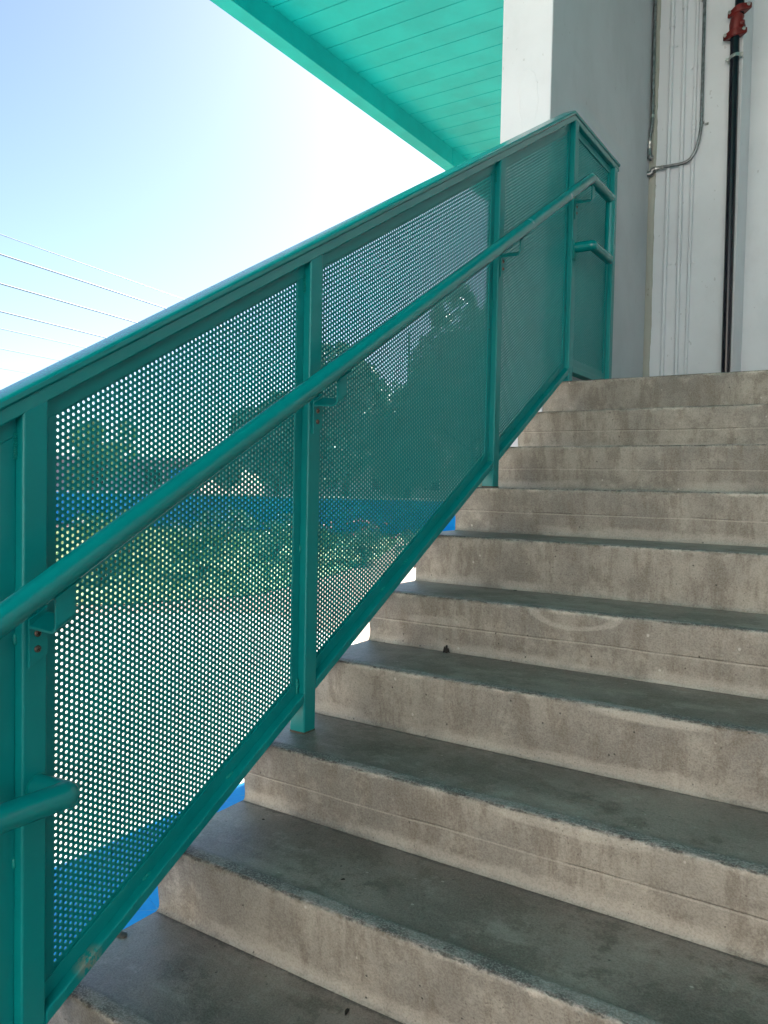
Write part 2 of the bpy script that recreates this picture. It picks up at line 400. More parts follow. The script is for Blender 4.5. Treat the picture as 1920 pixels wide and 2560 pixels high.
# ------------------------------------------------------------------ staircase
def staircase():
    root = empty('staircase', (0, -1.6, GZ), 'weathered concrete staircase with beige risers and dark grey treads', 'staircase')
    XW = 2.35
    xs = [0.0, 0.004]; x = 0.012
    while x < 1.5: xs.append(x); x += 0.007
    while x < XW: xs.append(x); x += 0.05
    xs.append(XW)
    for k in range(0, 11):
        ov = 0.0202
        P = []                                    # profile (y, z, s), foot of riser -> nosing -> back of tread
        yb, zb = -k * D, -(k + 1) * H
        P.append((yb - 0.010, zb, -0.178)); P.append((yb - 0.004, zb + 0.003, -0.170)); P.append((yb - 0.0015, zb + 0.012, -0.160))
        nr = 14; r = 0.007
        for i in range(1, nr + 1):
            f = i / nr; zz = zb + 0.012 + (H - 0.012 - r) * f; P.append((yb - ov * f, zz, -(-(zb + H) + zz) * 1.0 if False else (zz - (zb + H))))
        yt, zt = yb - ov, zb + H
        P.append((yt + r * 0.3, zt - r * 0.3, -0.002)); P.append((yt + r, zt, 0.002))
        for a in (0.012, 0.02, 0.029, 0.036): P.append((yt + a, zt, a))
        P.append((yt + 0.041, zt - 0.0016, 0.041))
        end = D + ov if k > 0 else 0.35
        for i in range(1, 11): P.append((yt + 0.041 + (end - 0.041) * i / 10, zt - 0.0016 * max(0, 1 - i / 2), 0.041 + (end - 0.041) * i / 10))
        n = len(P); V = []; s_at = []; left = []
        for xi in xs:
            for (y, z, s) in P:
                dy = dz = dx = 0.0
                q = Vector((xi * 1.0, y, z))
                if abs(s) < 0.012:
                    c = noise.noise(Vector((xi * 14, k * 7.3, 1.1))); c2 = noise.noise(Vector((xi * 55, k * 3.1, 5.0))); c3 = noise.noise(Vector((xi * 130, k * 5.1, s * 300)))
                    a = 0.0016 * c + 0.0010 * c2 + 0.0008 * c3
                    big = max(0, noise.noise(Vector((xi * 6.5, k * 11.7, 9.0))) - 0.36) * 0.012
                    if xi < 0.14: big += 0.0015 * (1 - xi / 0.14) * abs(1 + c2)
                    fade = 1 - abs(s) / 0.012
                    dy += (a + big) * fade; dz -= (abs(a) * 0.5 + big * 0.6) * fade
                w = noise.noise(q * 3.0 + Vector((0, 0, k))) * 0.0012
                if s < 0: dy += w
                elif s < end - 0.01: dz += w * 0.6
                if xi < 0.003: dx = 0.003 + 0.004 * noise.noise(Vector((y * 25, z * 25, k)))
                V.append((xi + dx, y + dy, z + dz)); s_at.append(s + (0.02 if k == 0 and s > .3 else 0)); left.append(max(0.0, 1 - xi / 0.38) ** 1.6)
        F = []
        for i in range(len(xs) - 1):
            for j in range(n - 1):
                F.append((i * n + j, (i + 1) * n + j, (i + 1) * n + j + 1, i * n + j + 1))
        # sides and underside
        base = len(V); yk = P[-1][0]; zlow = zb - 0.16
        V += [(0.003, yk, zlow), (0.003, P[0][0], zlow), (XW, yk, zlow), (XW, P[0][0], zlow)]
        s_at += [-0.09] * 4; left += [0.8, 0.8, 0, 0]
        F.append(list(range(n))[::-1] + [base + 1, base]) ; e = (len(xs) - 1) * n
        F.append([e + j for j in range(n)] + [base + 2, base + 3])
        F.append([base, base + 1, base + 3, base + 2])
        me = bpy.data.meshes.new('step'); me.from_pydata(V, [], F); me.update()
        for nm, dat in (('prof', s_at), ('formline', [1.0 if k in (2, 3, 5, 7, 1) else 0.0] * len(V)), ('left_light', [l * 0.55 for l in left])):
            at = me.attributes.new(nm, 'FLOAT', 'POINT'); at.data.foreach_set('value', dat)
        me.polygons.foreach_set('use_smooth', [True] * (len(F) - 3) + [False] * 3)
        me.update()
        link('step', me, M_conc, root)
staircase()
# bottom landing and the upper landing floor
def floor(name, x0, x1, y0, y1, z0, z1, lab):
    mb = MB(); mb.box(x0, x1, y0, y1, z0, z1)
    o = mb.build(name, M_conc); me = o.data
    for nm, v in (('prof', 0.15), ('formline', 0.0), ('left_light', 0.0)):
        at = me.attributes.new(nm, 'FLOAT', 'POINT'); at.data.foreach_set('value', [v] * len(me.vertices))
    o['kind'] = 'structure'; o['label'] = lab; return o
floor('landing_floor', 0.002, 6.0, 0.331, 1.987, -0.30, -0.001, 'grey concrete floor of the upper landing')
floor('floor', 0.06, 6.0, -9.0, -10 * D + 0.0, GZ - 0.2, GZ + 0.001, 'concrete floor at the foot of the stairs')

# ------------------------------------------------------------------ building: walls, soffit, beam
def building():
    b = empty('building', (-0.2, 2.0, GZ), 'white painted concrete building end above the stairs with its teal boarded soffit', 'building')
    YB = 1.987
    # side wall with its narrow lit end
    mb = MB(); mb.box(-0.331, -0.06, 0.145, 2.6, GZ - 0.3, ZC - 0.002)
    o = mb.build('side_wall', M_wallA, b, 0.006, 2); o['label'] = 'grey side wall with a narrow white end face beside the guardrail'
    # raised blistered patch on the end face
    mb = MB(); ring = []; rnd = random.Random(5)
    pts = [(-.150, 1.575), (-.135, 1.53), (-.127, 1.47), (-.125, 1.415), (-.133, 1.37), (-.142, 1.335), (-.15, 1.29), (-.175, 1.262), (-.2, 1.262), (-.212, 1.30), (-.216, 1.35), (-.227, 1.40), (-.226, 1.45), (-.235, 1.51), (-.225, 1.56), (-.205, 1.60), (-.175, 1.605)]
    fine = []
    for i in range(len(pts)):
        a = pts[i]; c = pts[(i + 1) % len(pts)]
        for q in range(4):
            f = q / 4; fine.append((a[0] * (1 - f) + c[0] * f + rnd.uniform(-.0025, .0025), a[1] * (1 - f) + c[1] * f + rnd.uniform(-.0025, .0025)))
    outer = [(x, 0.1448, z) for x, z in fine]
    cx, cz = -.18, 1.43
    mid_ = [(cx + (x - cx) * .95, 0.1436, cz + (z - cz) * .96) for x, z in fine]
    inn = [(cx + (x - cx) * .88, 0.1447, cz + (z - cz) * .92) for x, z in fine]
    mb.loft([outer, mid_, inn], True, False); mb.add(inn, [list(range(len(inn)))[::-1]])
    mb.build('paint_blister', M_wallA, b)
    # back wall behind the pipes, and the set-back wall to the right of the black pipe
    mb = MB(); mb.box(-0.058, 0.517, YB, YB + 0.6, -0.3, ZC - 0.002)
    mb.build('back_wall', M_wallB, b, 0.005, 2)
    mb = MB(); mb.box(0.50, 6.0, 2.335, 2.6, -0.3, ZC - 0.002)
    o = mb.build('recessed_wall', M_wallB, b); o['label'] = 'set back pale wall to the right of the black pipe'
    # rough bare cement strip in the corner
    mb = MB(); rnd = random.Random(9); L = []
    for i in range(90):
        z = -0.02 + i * 3.18 / 89; wdt = 0.046 + 0.006 * noise.noise(Vector((0, 3, z * 4))) + 0.004 * noise.noise(Vector((0, 1, z * 20)))
        L.append([(-0.0598, YB - 0.003 + 0.002 * noise.noise(Vector((1, 1, z * 9))), z), (-0.0598 + wdt * .5, YB - 0.0065 + 0.002 * noise.noise(Vector((4, 1, z * 11))), z), (-0.0598 + wdt, YB - 0.001, z), (-0.0598 + wdt, YB + 0.002, z)])
    mb.loft(L, False, False)
    mb.build('cement_strip', M_cement, b)
    # unseen wall far out to the right, added to cut the side light
    mb = MB(); mb.box(5.6, 5.8, -8.8, 2.33, GZ - 0.2, ZC - 0.002)
    mb.build('shade_wall', M_wallB, b)
    # unseen wall behind the camera, added to bounce warm fill onto the risers
    mb = MB(); mb.box(-9.0, 14.0, -13.2, -12.6, GZ - 0.2, 4.4)
    mb.build('bounce_wall', m_wall('bounce_wall_cream', (0.68, 0.65, 0.60), 0.4), b)
    # roof
    rf = MB(); rf.box(-2.80, 6.2, -4.6, 9.0, ZC + 0.034, ZC + 0.30)
    roof = rf.build('roof', M_soffit, b)
    pl = MB(); y = -5.2; k = 0
    step = 0.2285; off = 1.119                       # board joints at 1.119 + n*0.2285
    y = off - 25 * step
    while y < 9.0:
        y1 = y + step - 0.007
        pl.box(-2.748, 6.2, y, y1, ZC, ZC + 0.03); y += step
    pl.build('soffit', M_soffit, roof, 0.003, 1)
    bm_ = MB(); zb = 3.0
    bm_.box(-2.885, -2.745, -4.6, 4.090, zb, ZC + 0.26); bm_.box(-2.885, -2.745, 4.093, 9.0, zb, ZC + 0.26)
    bm_.build('edge_beam', M_soffit, roof, 0.003, 1)
    return b
building()

# ------------------------------------------------------------------ guardrail
def zl(y, off): return SL * y + off
TOPLOW, TOPHI = 1.212, 1.239       # vertical offsets above the nosing line
BOTLOW, BOTHI = 0.024, 0.052
FW = 0.036                         # frame flat, measured vertically along the slope
XF0, XF1 = 0.0880, 0.0930          # frame flat thickness range
Y5 = 0.0262; LEV = SL * Y5         # level bay starts here
POSTS = [(-3.655, 11), (-2.782, 10), (-1.957, 7), (-0.790, 3), (Y5, 0), (0.652, 0)]

def rounded_square(cx, cy, w, r=0.005, n=4):
    out = []
    for qx, qy, a0 in ((1, 1, 0), (-1, 1, 90), (-1, -1, 180), (1, -1, 270)):
        for i in range(n + 1):
            a = rad(a0 + 90 * i / n); out.append((cx + qx * (w / 2 - r) + r * math.cos(a), cy + qy * (w / 2 - r) + r * math.sin(a)))
    return out

def perforated(name, poly, parent, level=False):
    """real perforated sheet: hexagonal cells, each with a round hole; poly in y-z is the visible opening"""
    p = 0.01315; hr = 0.00318; X0, X1 = 0.0855, 0.0873
    cy = p * math.sqrt(3) / 2; R = p / math.sqrt(3)
    ys = [q[0] for q in poly]; y0, y1 = min(ys), max(ys)
    def bounds(y):                     # low/high z at y
        zz = []
        for i in range(len(poly)):
            a = poly[i - 1]; b = poly[i]
            if abs(a[0] - b[0]) < 1e-9: continue
            if min(a[0], b[0]) - 1e-9 <= y <= max(a[0], b[0]) + 1e-9:
                zz.append(a[1] + (b[1] - a[1]) * (y - a[0]) / (b[0] - a[0]))
        return min(zz), max(zz)
    hole = []; solid = []
    nc = int((y1 - y0) / cy) + 2
    for c in range(-1, nc + 1):
        y = y0 + 0.002 + c * cy
        yy = min(max(y, y0), y1); lo, hi = bounds(yy)
        slope_pad = 0.0 if level else 0.010
        k0 = math.floor((lo - 0.022) / p); k1 = math.ceil((hi + 0.022) / p)
        for k in range(k0, k1 + 1):
            z = (k + (0.5 if c % 2 else 0.0)) * p
            if z < lo - 0.02 or z > hi + 0.02: continue
            if -0.5 * cy <= c * cy <= (y1 - y0) + 0.5 * cy and lo + 0.0065 <= z <= hi - 0.0065: hole.append((y, z))
            else: solid.append((y, z))
    hole = np.array(hole); solid = np.array(solid)
    ah = np.radians(np.arange(6) * 60.0); hexo = np.stack([R * np.cos(ah), R * np.sin(ah)], 1)
    ac = np.radians(np.arange(12) * 30.0); circ = np.stack([hr * np.cos(ac), hr * np.sin(ac)], 1)
    loc = np.concatenate([hexo, circ])                         # 18 points
    nh = len(hole)
    yz = hole[:, None, :] + loc[None]                          # nh,18,2
    vf = np.concatenate([np.full((nh, 18, 1), X1), yz], 2); vb = np.concatenate([np.full((nh, 18, 1), X0), yz], 2)
    V = np.concatenate([vf, vb], 1).reshape(-1, 3)             # 36 per cell
    front = []; back = []; wall = []
    for i in range(6):
        j = (i + 1) % 6; a, b2, c2 = 6 + 2 * i, 6 + (2 * i + 1) % 12, 6 + (2 * i + 2) % 12
        front.append([i, j, c2, b2, a]); back.append([18 + q for q in (a, b2, c2, j, i)])
    for i in range(12):
        j = (i + 1) % 12; wall.append([6 + i, 6 + j, 24 + j, 24 + i])
    off = (np.arange(nh) * 36)[:, None, None]
    f5 = (np.array(front + back)[None] + off).reshape(-1, 5); f4 = (np.array(wall)[None] + off).reshape(-1, 4)
    ns = len(solid)
    sy = solid[:, None, :] + hexo[None]
    SV = np.concatenate([np.concatenate([np.full((ns, 6, 1), X1), sy], 2), np.concatenate([np.full((ns, 6, 1), X0), sy], 2)], 1).reshape(-1, 3)
    so = (np.arange(ns) * 12)[:, None] + len(V)
    f6 = np.concatenate([so + np.arange(6)[None], so + np.array([11, 10, 9, 8, 7, 6])[None]])
    Vall = np.concatenate([V, SV])
    me = bpy.data.meshes.new(name)
    me.vertices.add(len(Vall)); me.vertices.foreach_set('co', Vall.astype(np.float32).ravel())
    loops = np.concatenate([f5.ravel(), f4.ravel(), f6.ravel()]); tot = np.concatenate([np.full(len(f5), 5), np.full(len(f4), 4), np.full(len(f6), 6)])
    me.loops.add(len(loops)); me.loops.foreach_set('vertex_index', loops.astype(np.int32))
    me.polygons.add(len(tot)); me.polygons.foreach_set('loop_start', (np.cumsum(tot) - tot).astype(np.int32)); me.polygons.foreach_set('loop_total', tot.astype(np.int32))
    me.update(calc_edges=True); me.validate()
    print(name, 'holes', nh)
    return link(name, me, M_teal, parent)

def guardrail():
    g = empty('guardrail', (XP - PW / 2, -1.2, -0.7), 'teal steel guardrail with perforated panels and a round handrail up the stairs', 'railing')
    xc = XP - PW / 2
    for y, t in POSTS:
        if y > 0.3: z0 = 0.0; top = LEV + TOPLOW
        else:
            z0 = -t * H if t <= 10 else GZ
            top = None
        mb = MB(); rs = rounded_square(xc, y + PW / 2, PW)
        r0 = [(a, b, z0) for a, b in rs]
        r1 = [(a, b, (LEV if (y > 0.3) else SL * min(b, Y5)) + TOPLOW + 0.004) for a, b in rs]
        mb.loft([r0, r1], True, True, 0, False)
        mb.build('post', M_teal, g)
        # grout pad under the post
        mb = MB(); mb.loft([[(a + (a - xc) * 0.05, b + (b - y - PW / 2) * 0.05, z0 - 0.001) for a, b in rs], [(a + (a - xc) * 0.015, b + (b - y - PW / 2) * 0.015, z0 + 0.005) for a, b in rs]], True, True, 0, False)
        mb.build('grout_pad', M_grout, g)
    # top rail: tube and crowned cap swept along the slope and the level bay, mitred
    A = Vector((0, -3.72, SL * -3.72 + TOPLOW)); B = Vector((0, Y5 - .005, LEV + TOPLOW)); E = Vector((0, 0.722, LEV + TOPLOW))
    c = math.cos(math.atan(SL))
    def sweep(mb, prof):
        th = math.atan(SL); n0 = Vector((0, -math.sin(th), math.cos(th))); n1 = Vector((0, 0, 1)); nb = (n0 + n1).normalized(); kb = 1 / nb.dot(n1)
        rings = []
        for P, n, k in ((A, n0, 1), (B, nb, kb), (E, n1, 1)):
            rings.append([P + Vector((x, 0, 0)) + n * (h * k) for x, h in prof])
        mb.loft(rings, True, True, 0, False)
    lo = 0.0; mb = MB()
    t0, t1 = lo, lo + 0.0245
    sweep(mb, [(xc - 0.0254, t0 + .003), (xc - 0.0224, t0), (xc + 0.0224, t0), (xc + 0.0254, t0 + .003), (xc + 0.0254, t1), (xc - 0.0254, t1)])
    cb = t1 + 0.001; w = 0.0315
    cap = [(xc - w - .012, cb), (xc + w - .004, cb), (xc + w, cb + .004), (xc + w, cb + .0125), (xc + w - .003, cb + .0162)]
    for i in range(1, 8):
        a = math.pi * i / 8; cap.append((xc - .008 + (w + .004) * math.cos(a), cb + .0165 + 0.0030 * math.sin(a)))
    wo = w + .016
    cap += [(xc - wo + .003, cb + .0162), (xc - wo, cb + .0125), (xc - wo, cb + .004)]
    sweep(mb, cap)
    mb.build('top_rail', M_rail, g)
    # bays
    spans = [(POSTS[i][0] + PW, POSTS[i + 1][0]) for i in range(len(POSTS) - 1)]
    for bi, (a, b) in enumerate(spans):
        s = 0.0 if bi == 4 else SL; q = LEV if bi == 4 else 0.0
        Z = lambda y, o: q + s * y + o
        bl, bh = (BOTLOW, BOTHI) if bi < 4 else (0.038, 0.068)
        tl = TOPLOW
        mb = MB(); mb.prism([(a, Z(a, bl)), (b, Z(b, bl)), (b, Z(b, bh)), (a, Z(a, bh))], XP - PW, XP)
        mb.build('bottom_rail', M_scuff, g, 0.0035, 2)
        FV = 0.031; e = 0.0006
        fo = FW
        mb = MB()
        for (p0, p1, o0, o1) in ((a, b, tl - fo, tl - .0004), (a, b, bh + .0004, bh + fo)):
            mb.prism([(p0 + e, Z(p0, o0)), (p1 - e, Z(p1, o0)), (p1 - e, Z(p1, o1)), (p0 + e, Z(p0, o1))], XF0, XF1)
        for (p0, p1) in ((a + e, a + FV), (b - FV, b - e)):
            mb.prism([(p0, Z(p0, bh + fo + .0004)), (p1, Z(p1, bh + fo + .0004)), (p1, Z(p1, tl - fo - .0004)), (p0, Z(p0, tl - fo - .0004))], XF0, XF1 - 0.0004)
        # outward legs of the angle
        for (p0, p1) in ((a + e, a + .0055), (b - .0055, b - e)):
            mb.prism([(p0, Z(p0, bh + .006)), (p1, Z(p1, bh + .006)), (p1, Z(p1, tl - .006)), (p0, Z(p0, tl - .006))], 0.066, 0.0848)
        for (o0, o1) in ((tl - .0055, tl - .0006), (bh + .0006, bh + .0055)):
            mb.prism([(a + e, Z(a, o0)), (b - e, Z(b, o0)), (b - e, Z(b, o1)), (a + e, Z(a, o1))], 0.0665, 0.0848)
        fr = mb.build('panel_frame', M_teal, g, 0.0008, 1)
        oa, ob = a + FV - 0.006, b - FV
        perforated('perforated_panel', [(oa, Z(oa, bh + fo)), (ob, Z(ob, bh + fo)), (ob, Z(ob, tl - fo)), (oa, Z(oa, tl - fo))], g, bi == 4)
    # weld beads
    rnd = random.Random(7)
    def bead(x, y, z, r, sc, n=1, dy=0, dz=0):
        mb = MB()
        for i in range(n):
            mb.sphere((x + rnd.uniform(-.0006, .0006), y + dy * i + rnd.uniform(-.0005, .0005), z + dz * i), r * rnd.uniform(.85, 1.15), 0, 8, 6, sc)
        mb.build('weld_bead', M_weld, g)
    for (yy, zz) in ((-2.786, -0.415), (-1.961, 0.062), (-0.794, 0.735)):
        bead(0.094, yy + .002, zz - .012, 0.0042, (1.1, 1.0, 0.45), 13, 0, -0.0037)
    for (yy, zz) in ((-2.784, -0.806), (-2.784, -1.225), (-1.959, -0.687), (-1.959, -1.06), (-1.959, -0.30), (-0.792, -0.28), (-0.792, 0.2)):
        bead(0.0935, yy + .001, zz, 0.006, (0.7, 0.8, 1.5), 2, 0, 0.006)
    for yy in (-2.478, -2.223, -1.548, -1.411, -1.05, -0.55, -0.25):
        bead(0.0935, yy, SL * yy + BOTHI + .001, 0.0055, (0.7, 1.4, 0.7), 3, 0.005, 0.005 * SL)
    bead(0.094, -1.964, SL * -1.964 + BOTHI + .004, 0.006, (0.8, 0.9, 1.0), 7, 0, 0.006)
    bead(0.094, -0.796, SL * -0.796 + BOTHI + .004, 0.005, (0.8, 0.9, 1.0), 6, 0, 0.006)
    # handrail
    XH = 0.2; HR = 0.0243
    def zh(y): return -0.7454 + (y + 2.8767) * 0.5826
    top = zh(0.019)
    mb = MB()
    def bend(p, q, r, rr, n=6):       # rounded corner points at q between p and r
        p, q, r = Vector(p), Vector(q), Vector(r); a = (p - q).normalized(); b = (r - q).normalized()
        A0 = q + a * rr; B0 = q + b * rr; out = []
        for i in range(n + 1):
            t = i / n; out.append(A0 * (1 - t) ** 2 + q * 2 * t * (1 - t) + B0 * t * t)
        return out
    K = [(XP - 0.001, 0.060, top - 0.2975), (XH, 0.060, top - 0.2975), (XH, 0.322, top - 0.300), (XH, 0.324, top), (XH, 0.019, top),
         (XH, -2.990, zh(-2.990)), (XH, -3.36, zh(-2.990)), (XH, -3.36, -1.079), (XH, -2.7495, -1.079), (XP - 0.001, -2.7495, -1.084)]
    pts = [K[0]]
    for i in range(1, len(K) - 1):
        pts += bend(K[i - 1], K[i], K[i + 1], 0.006 if i not in (4, 5) else 0.012, 4)
    pts.append(K[-1])
    mb.tube(pts, HR, 28)
    hd = mb.build('handrail', M_rail, g)
    # flange collars where the loop ends meet the posts
    mb = MB(); mb.tube([(XP - .0002, -2.7495, -1.084), (XP + .0025, -2.7495, -1.084)], HR + .0016, 28); mb.build('collar', M_weld, hd)
    mb = MB(); mb.prism([(0.035, 0.585), (0.073, 0.585), (0.073, top - 0.268), (0.035, top - 0.268)], XP + .0002, XP + .005); mb.build('collar', M_weld, hd)
    # brackets
    def bracket(yc, zt, tilt=True):
        br = MB(); w = 0.019; T = 0.0055
        br.prism([(yc - w, zt - 0.070), (yc + w, zt - 0.070), (yc + w, zt + 0.020), (yc - w, zt + 0.020)], XP + .0004, XP + T)
        # arm: flat bar, out and up with a rounded corner, swept along y width
        path = [(XP + T, zt + 0.006), (XH - 0.016, zt + 0.004)]
        arc = [(XH - 0.016 + 0.014 * math.sin(a), zt + 0.018 - 0.014 * math.cos(a)) for a in [rad(15 * i) for i in range(1, 7)]]
        hz = zh(yc) - HR * 0.9
        path += arc + [(XH - 0.001, hz + .004)]
        L = []
        for i, (x, z) in enumerate(path):
            a = Vector(path[max(0, i - 1)]); b = Vector(path[min(len(path) - 1, i + 1)]); t = (b - a).normalized(); nrm = Vector((-t.y, t.x)) * T / 2
            L.append([(x + nrm.x, yc - w, z + nrm.y), (x + nrm.x, yc + w, z + nrm.y), (x - nrm.x, yc + w, z - nrm.y), (x - nrm.x, yc - w, z - nrm.y)])
        br.loft(L, True, True, 0, False)
        # saddle strip under the tube
        sx = 0.012; y0, y1 = yc - 0.026, yc + 0.026
        off = -HR - 0.0005
        br.prism([(y0, zh(yc) + off * 1.16 - .003), (y1, zh(yc) + off * 1.16 - .003), (y1, zh(yc) + off * 1.08), (y0, zh(yc) + off * 1.08)], XH - sx, XH + sx)
        br.v = [(x, y, z + SL * (y - yc)) for x, y, z in br.v]
        o = br.build('bracket', M_teal, g, 0.0009, 2)
        for dz in (-0.018, -0.047):
            sc = MB(); n = 16
            rings = []
            for r, dx in ((0.0068, 0.0), (0.0066, 0.0016), (0.0050, 0.0031), (0.0026, 0.0037), (0.0004, 0.0038)):
                rings.append([(XP + T + dx, yc - 0.002 + r * math.cos(2 * math.pi * i / n), zt + dz + r * math.sin(2 * math.pi * i / n)) for i in range(n)])
            sc.loft(rings, True, False, 0, True)
            for a in (0.5, 0.5 + math.pi / 2):
                ca, sa = math.cos(a), math.sin(a); l, ww = 0.0042, 0.0008; x = XP + T + 0.0041
                sc.add([(x, yc - .002 + l * ca - ww * sa, zt + dz + l * sa + ww * ca), (x, yc - .002 + l * ca + ww * sa, zt + dz + l * sa - ww * ca), (x, yc - .002 - l * ca + ww * sa, zt + dz - l * sa - ww * ca), (x, yc - .002 - l * ca - ww * sa, zt + dz - l * sa + ww * ca)], [(0, 1, 2, 3)], 1)
            sm = sc.build('screw', [M_screw, M_gap], o)
    bracket(-2.754, -0.775); bracket(-1.925, -0.293); bracket(-0.760, 0.394)
    bracket(0.058, 0.852)
    return g
guardrail()

# ------------------------------------------------------------------ pipes on the back wall
YB = 1.987
def coupling(mb, x, y, z0, z1, r, R):
    mb.tube([(x, y, z0), (x, y, z0 + .004), (x, y, z0 + .006), (x, y, (z0 + z1) / 2 - .003), (x, y, (z0 + z1) / 2), (x, y, (z0 + z1) / 2 + .003), (x, y, z1 - .006), (x, y, z1 - .004), (x, y, z1)], [R, R, R * .93, R * .93, R * .98, R * .93, R * .93, R, R], 20)
def strap(par, x, y, z, r, side, mat):
    mb = MB(); n = 12; L = []
    for i in range(n + 1):
        a = math.pi * i / n; L.append([(x + (r + .0015) * math.cos(a), y - (r + .0015) * math.sin(a), z - .008), (x + (r + .0015) * math.cos(a), y - (r + .0015) * math.sin(a), z + .008)])
    L = [[(p[0][0], p[0][1], p[0][2]), (p[1][0], p[1][1], p[1][2])] for p in L]
    R = []
    for i in range(n + 1):
        a = math.pi * i / n; ca, sa = math.cos(a), -math.sin(a)
        R.append([(x + (r + .0004) * ca, y + (r + .0004) * sa, z - .008), (x + (r + .003) * ca, y + (r + .003) * sa, z - .008), (x + (r + .003) * ca, y + (r + .003) * sa, z + .008), (x + (r + .0004) * ca, y + (r + .0004) * sa, z + .008)])
    mb.loft(R, True, True, 0, False)
    x0 = x + side * (r + .002)
    mb.box(min(x0, x0 + side * .024), max(x0, x0 + side * .024), YB - .0035, YB - .0003, z - .008, z + .008)
    mb.tube([(x0 + side * .013, YB - .003, z), (x0 + side * .013, YB - .009, z)], [.0062, .0045], 10)
    mb.build('strap', mat, par)
def conduit(name, pts, r, mat, label, group, coups=(), straps=(), z0=0.0):
    e = empty(name, pts[0], label, 'pipe', group)
    mb = MB(); mb.tube(pts, r, 18); mb.build('tube', mat, e)
    for (x, za, zb) in coups:
        mb = MB(); coupling(mb, x, YB - r - .003, za, zb, r, r * 1.36); mb.build('coupling', mat, e)
    for (x, z, side) in straps: strap(e, x, YB - r - .003, z, r, side, mat)
    return e
G = 'conduits running up the wall'
conduit('white_conduit', [(0.073, YB - .017, 0.0), (0.0715, YB - .017, 1.5), (0.069, YB - .017, 3.178)], 0.0135, M_wallB, 'white painted conduit nearest the wall corner, with a coupling high up', G, [(0.0695, 2.62, 2.69)], [(0.0705, 2.497, 1), (0.0725, 1.036, 1)])
conduit('white_conduit', [(0.167, YB - .017, 0.0), (0.160, YB - .017, 1.3), (0.148, YB - .017, 3.178)], 0.0135, M_wallB, 'middle one of three white painted conduits on the wall', G, [(0.150, 2.72, 2.80)], [(0.1615, 1.033, -1)])
conduit('white_conduit', [(0.2285, YB - .015, 0.0), (0.2290, YB - .015, 3.178)], 0.0115, M_wallB, 'thinnest white painted conduit, crossed by the bend of the bare steel conduit', G, [(0.2289, 1.90, 1.965)], [(0.2292, 2.319, -1), (0.2287, 1.029, 1)])
# bare steel conduit with the big bend
yS = YB - .034; pts = [(0.272, yS, 3.178)] + [(x, yS, z) for x, z in ((.281, 1.95), (.280, 1.905), (.274, 1.858), (.265, 1.812), (.253, 1.770), (.238, 1.735), (.219, 1.710), (.196, 1.696), (.170, 1.690), (.145, 1.689), (.03, 1.690))]
cs = conduit('steel_conduit', pts, 0.0105, M_steel, 'bare steel conduit that bends left across the white conduits to the corner', G)
mb = MB(); coupling(mb, 0.272, yS, 2.725, 2.80, .0105, .0155); mb.build('coupling', M_steel, cs)
strap(cs, 0.281, yS + .01, 1.932, 0.0125, 1, M_steel)
mb = MB(); mb.tube([(0.045, yS, 1.690), (0.030, yS, 1.690), (0.028, yS, 1.690), (0.006, yS, 1.690), (0.004, yS, 1.689), (-0.010, yS, 1.688)], [.0145, .0145, .0125, .0125, .015, .015], 16); mb.build('coupling', M_steel2, cs)
mb = MB(); mb.tube([(-0.008, yS, 1.688), (-0.026, yS, 1.685), (-0.034, yS, 1.676), (-0.036, yS, 1.664), (-0.046, yS, 1.660), (-0.0605, yS, 1.660)], [.0155, .0165, .0175, .0165, .018, .021], 16); mb.build('elbow', M_steel, cs)
# twin steel conduits in the corner
for i, (dx, dy, lab) in enumerate(((-0.041, 0.0, 'front bare steel conduit of the corner pair, ending in an elbow'), (-0.046, 0.028, 'rear one of the pair of bare steel conduits in the wall corner'))):
    x = dx; y = YB - 0.040 + dy * 0.85
    P = [(x - .006, y, 3.178), (x + .004, y, 2.10), (x + .006, y, 2.03), (x + .001, y - .004, 1.97), (x - .006, y - .008, 1.90), (x - .008, y - .008, 1.86)]
    if i: P = [(x - .004, y, 3.178), (x + .002, y, 2.10), (x + .002, y + .001, 1.95)]
    c_ = conduit('steel_conduit', P, 0.0105 if i == 0 else 0.009, M_steel, lab, G)
    if i == 0:
        strap(c_, x + .004, y, 2.045, .0105, -1, M_steel2) if False else None
        mb = MB(); mb.tube([(x + .0045, y, 2.055), (x + .0045, y, 2.035)], 0.0135, 16); mb.build('strap', M_steel2, c_)
        mb = MB(); mb.tube([(x - .008, y - .008, 1.875), (x - .008, y - .008, 1.85), (x - .008, y - .008, 1.848), (x - .008, y - .008, 1.82)], [.0155, .0155, .0125, .0125], 16); mb.build('coupling', M_steel2, c_)
        mb = MB(); mb.tube([(x - .008, y - .008, 1.825), (x - .008, y - .010, 1.79), (x - .004, y - .010, 1.770), (x + .006, y - .010, 1.762), (x + .014, y - .008, 1.758)], [.0150, .0175, .0180, .0175, .0185], 16); mb.build('elbow', M_steel, c_)
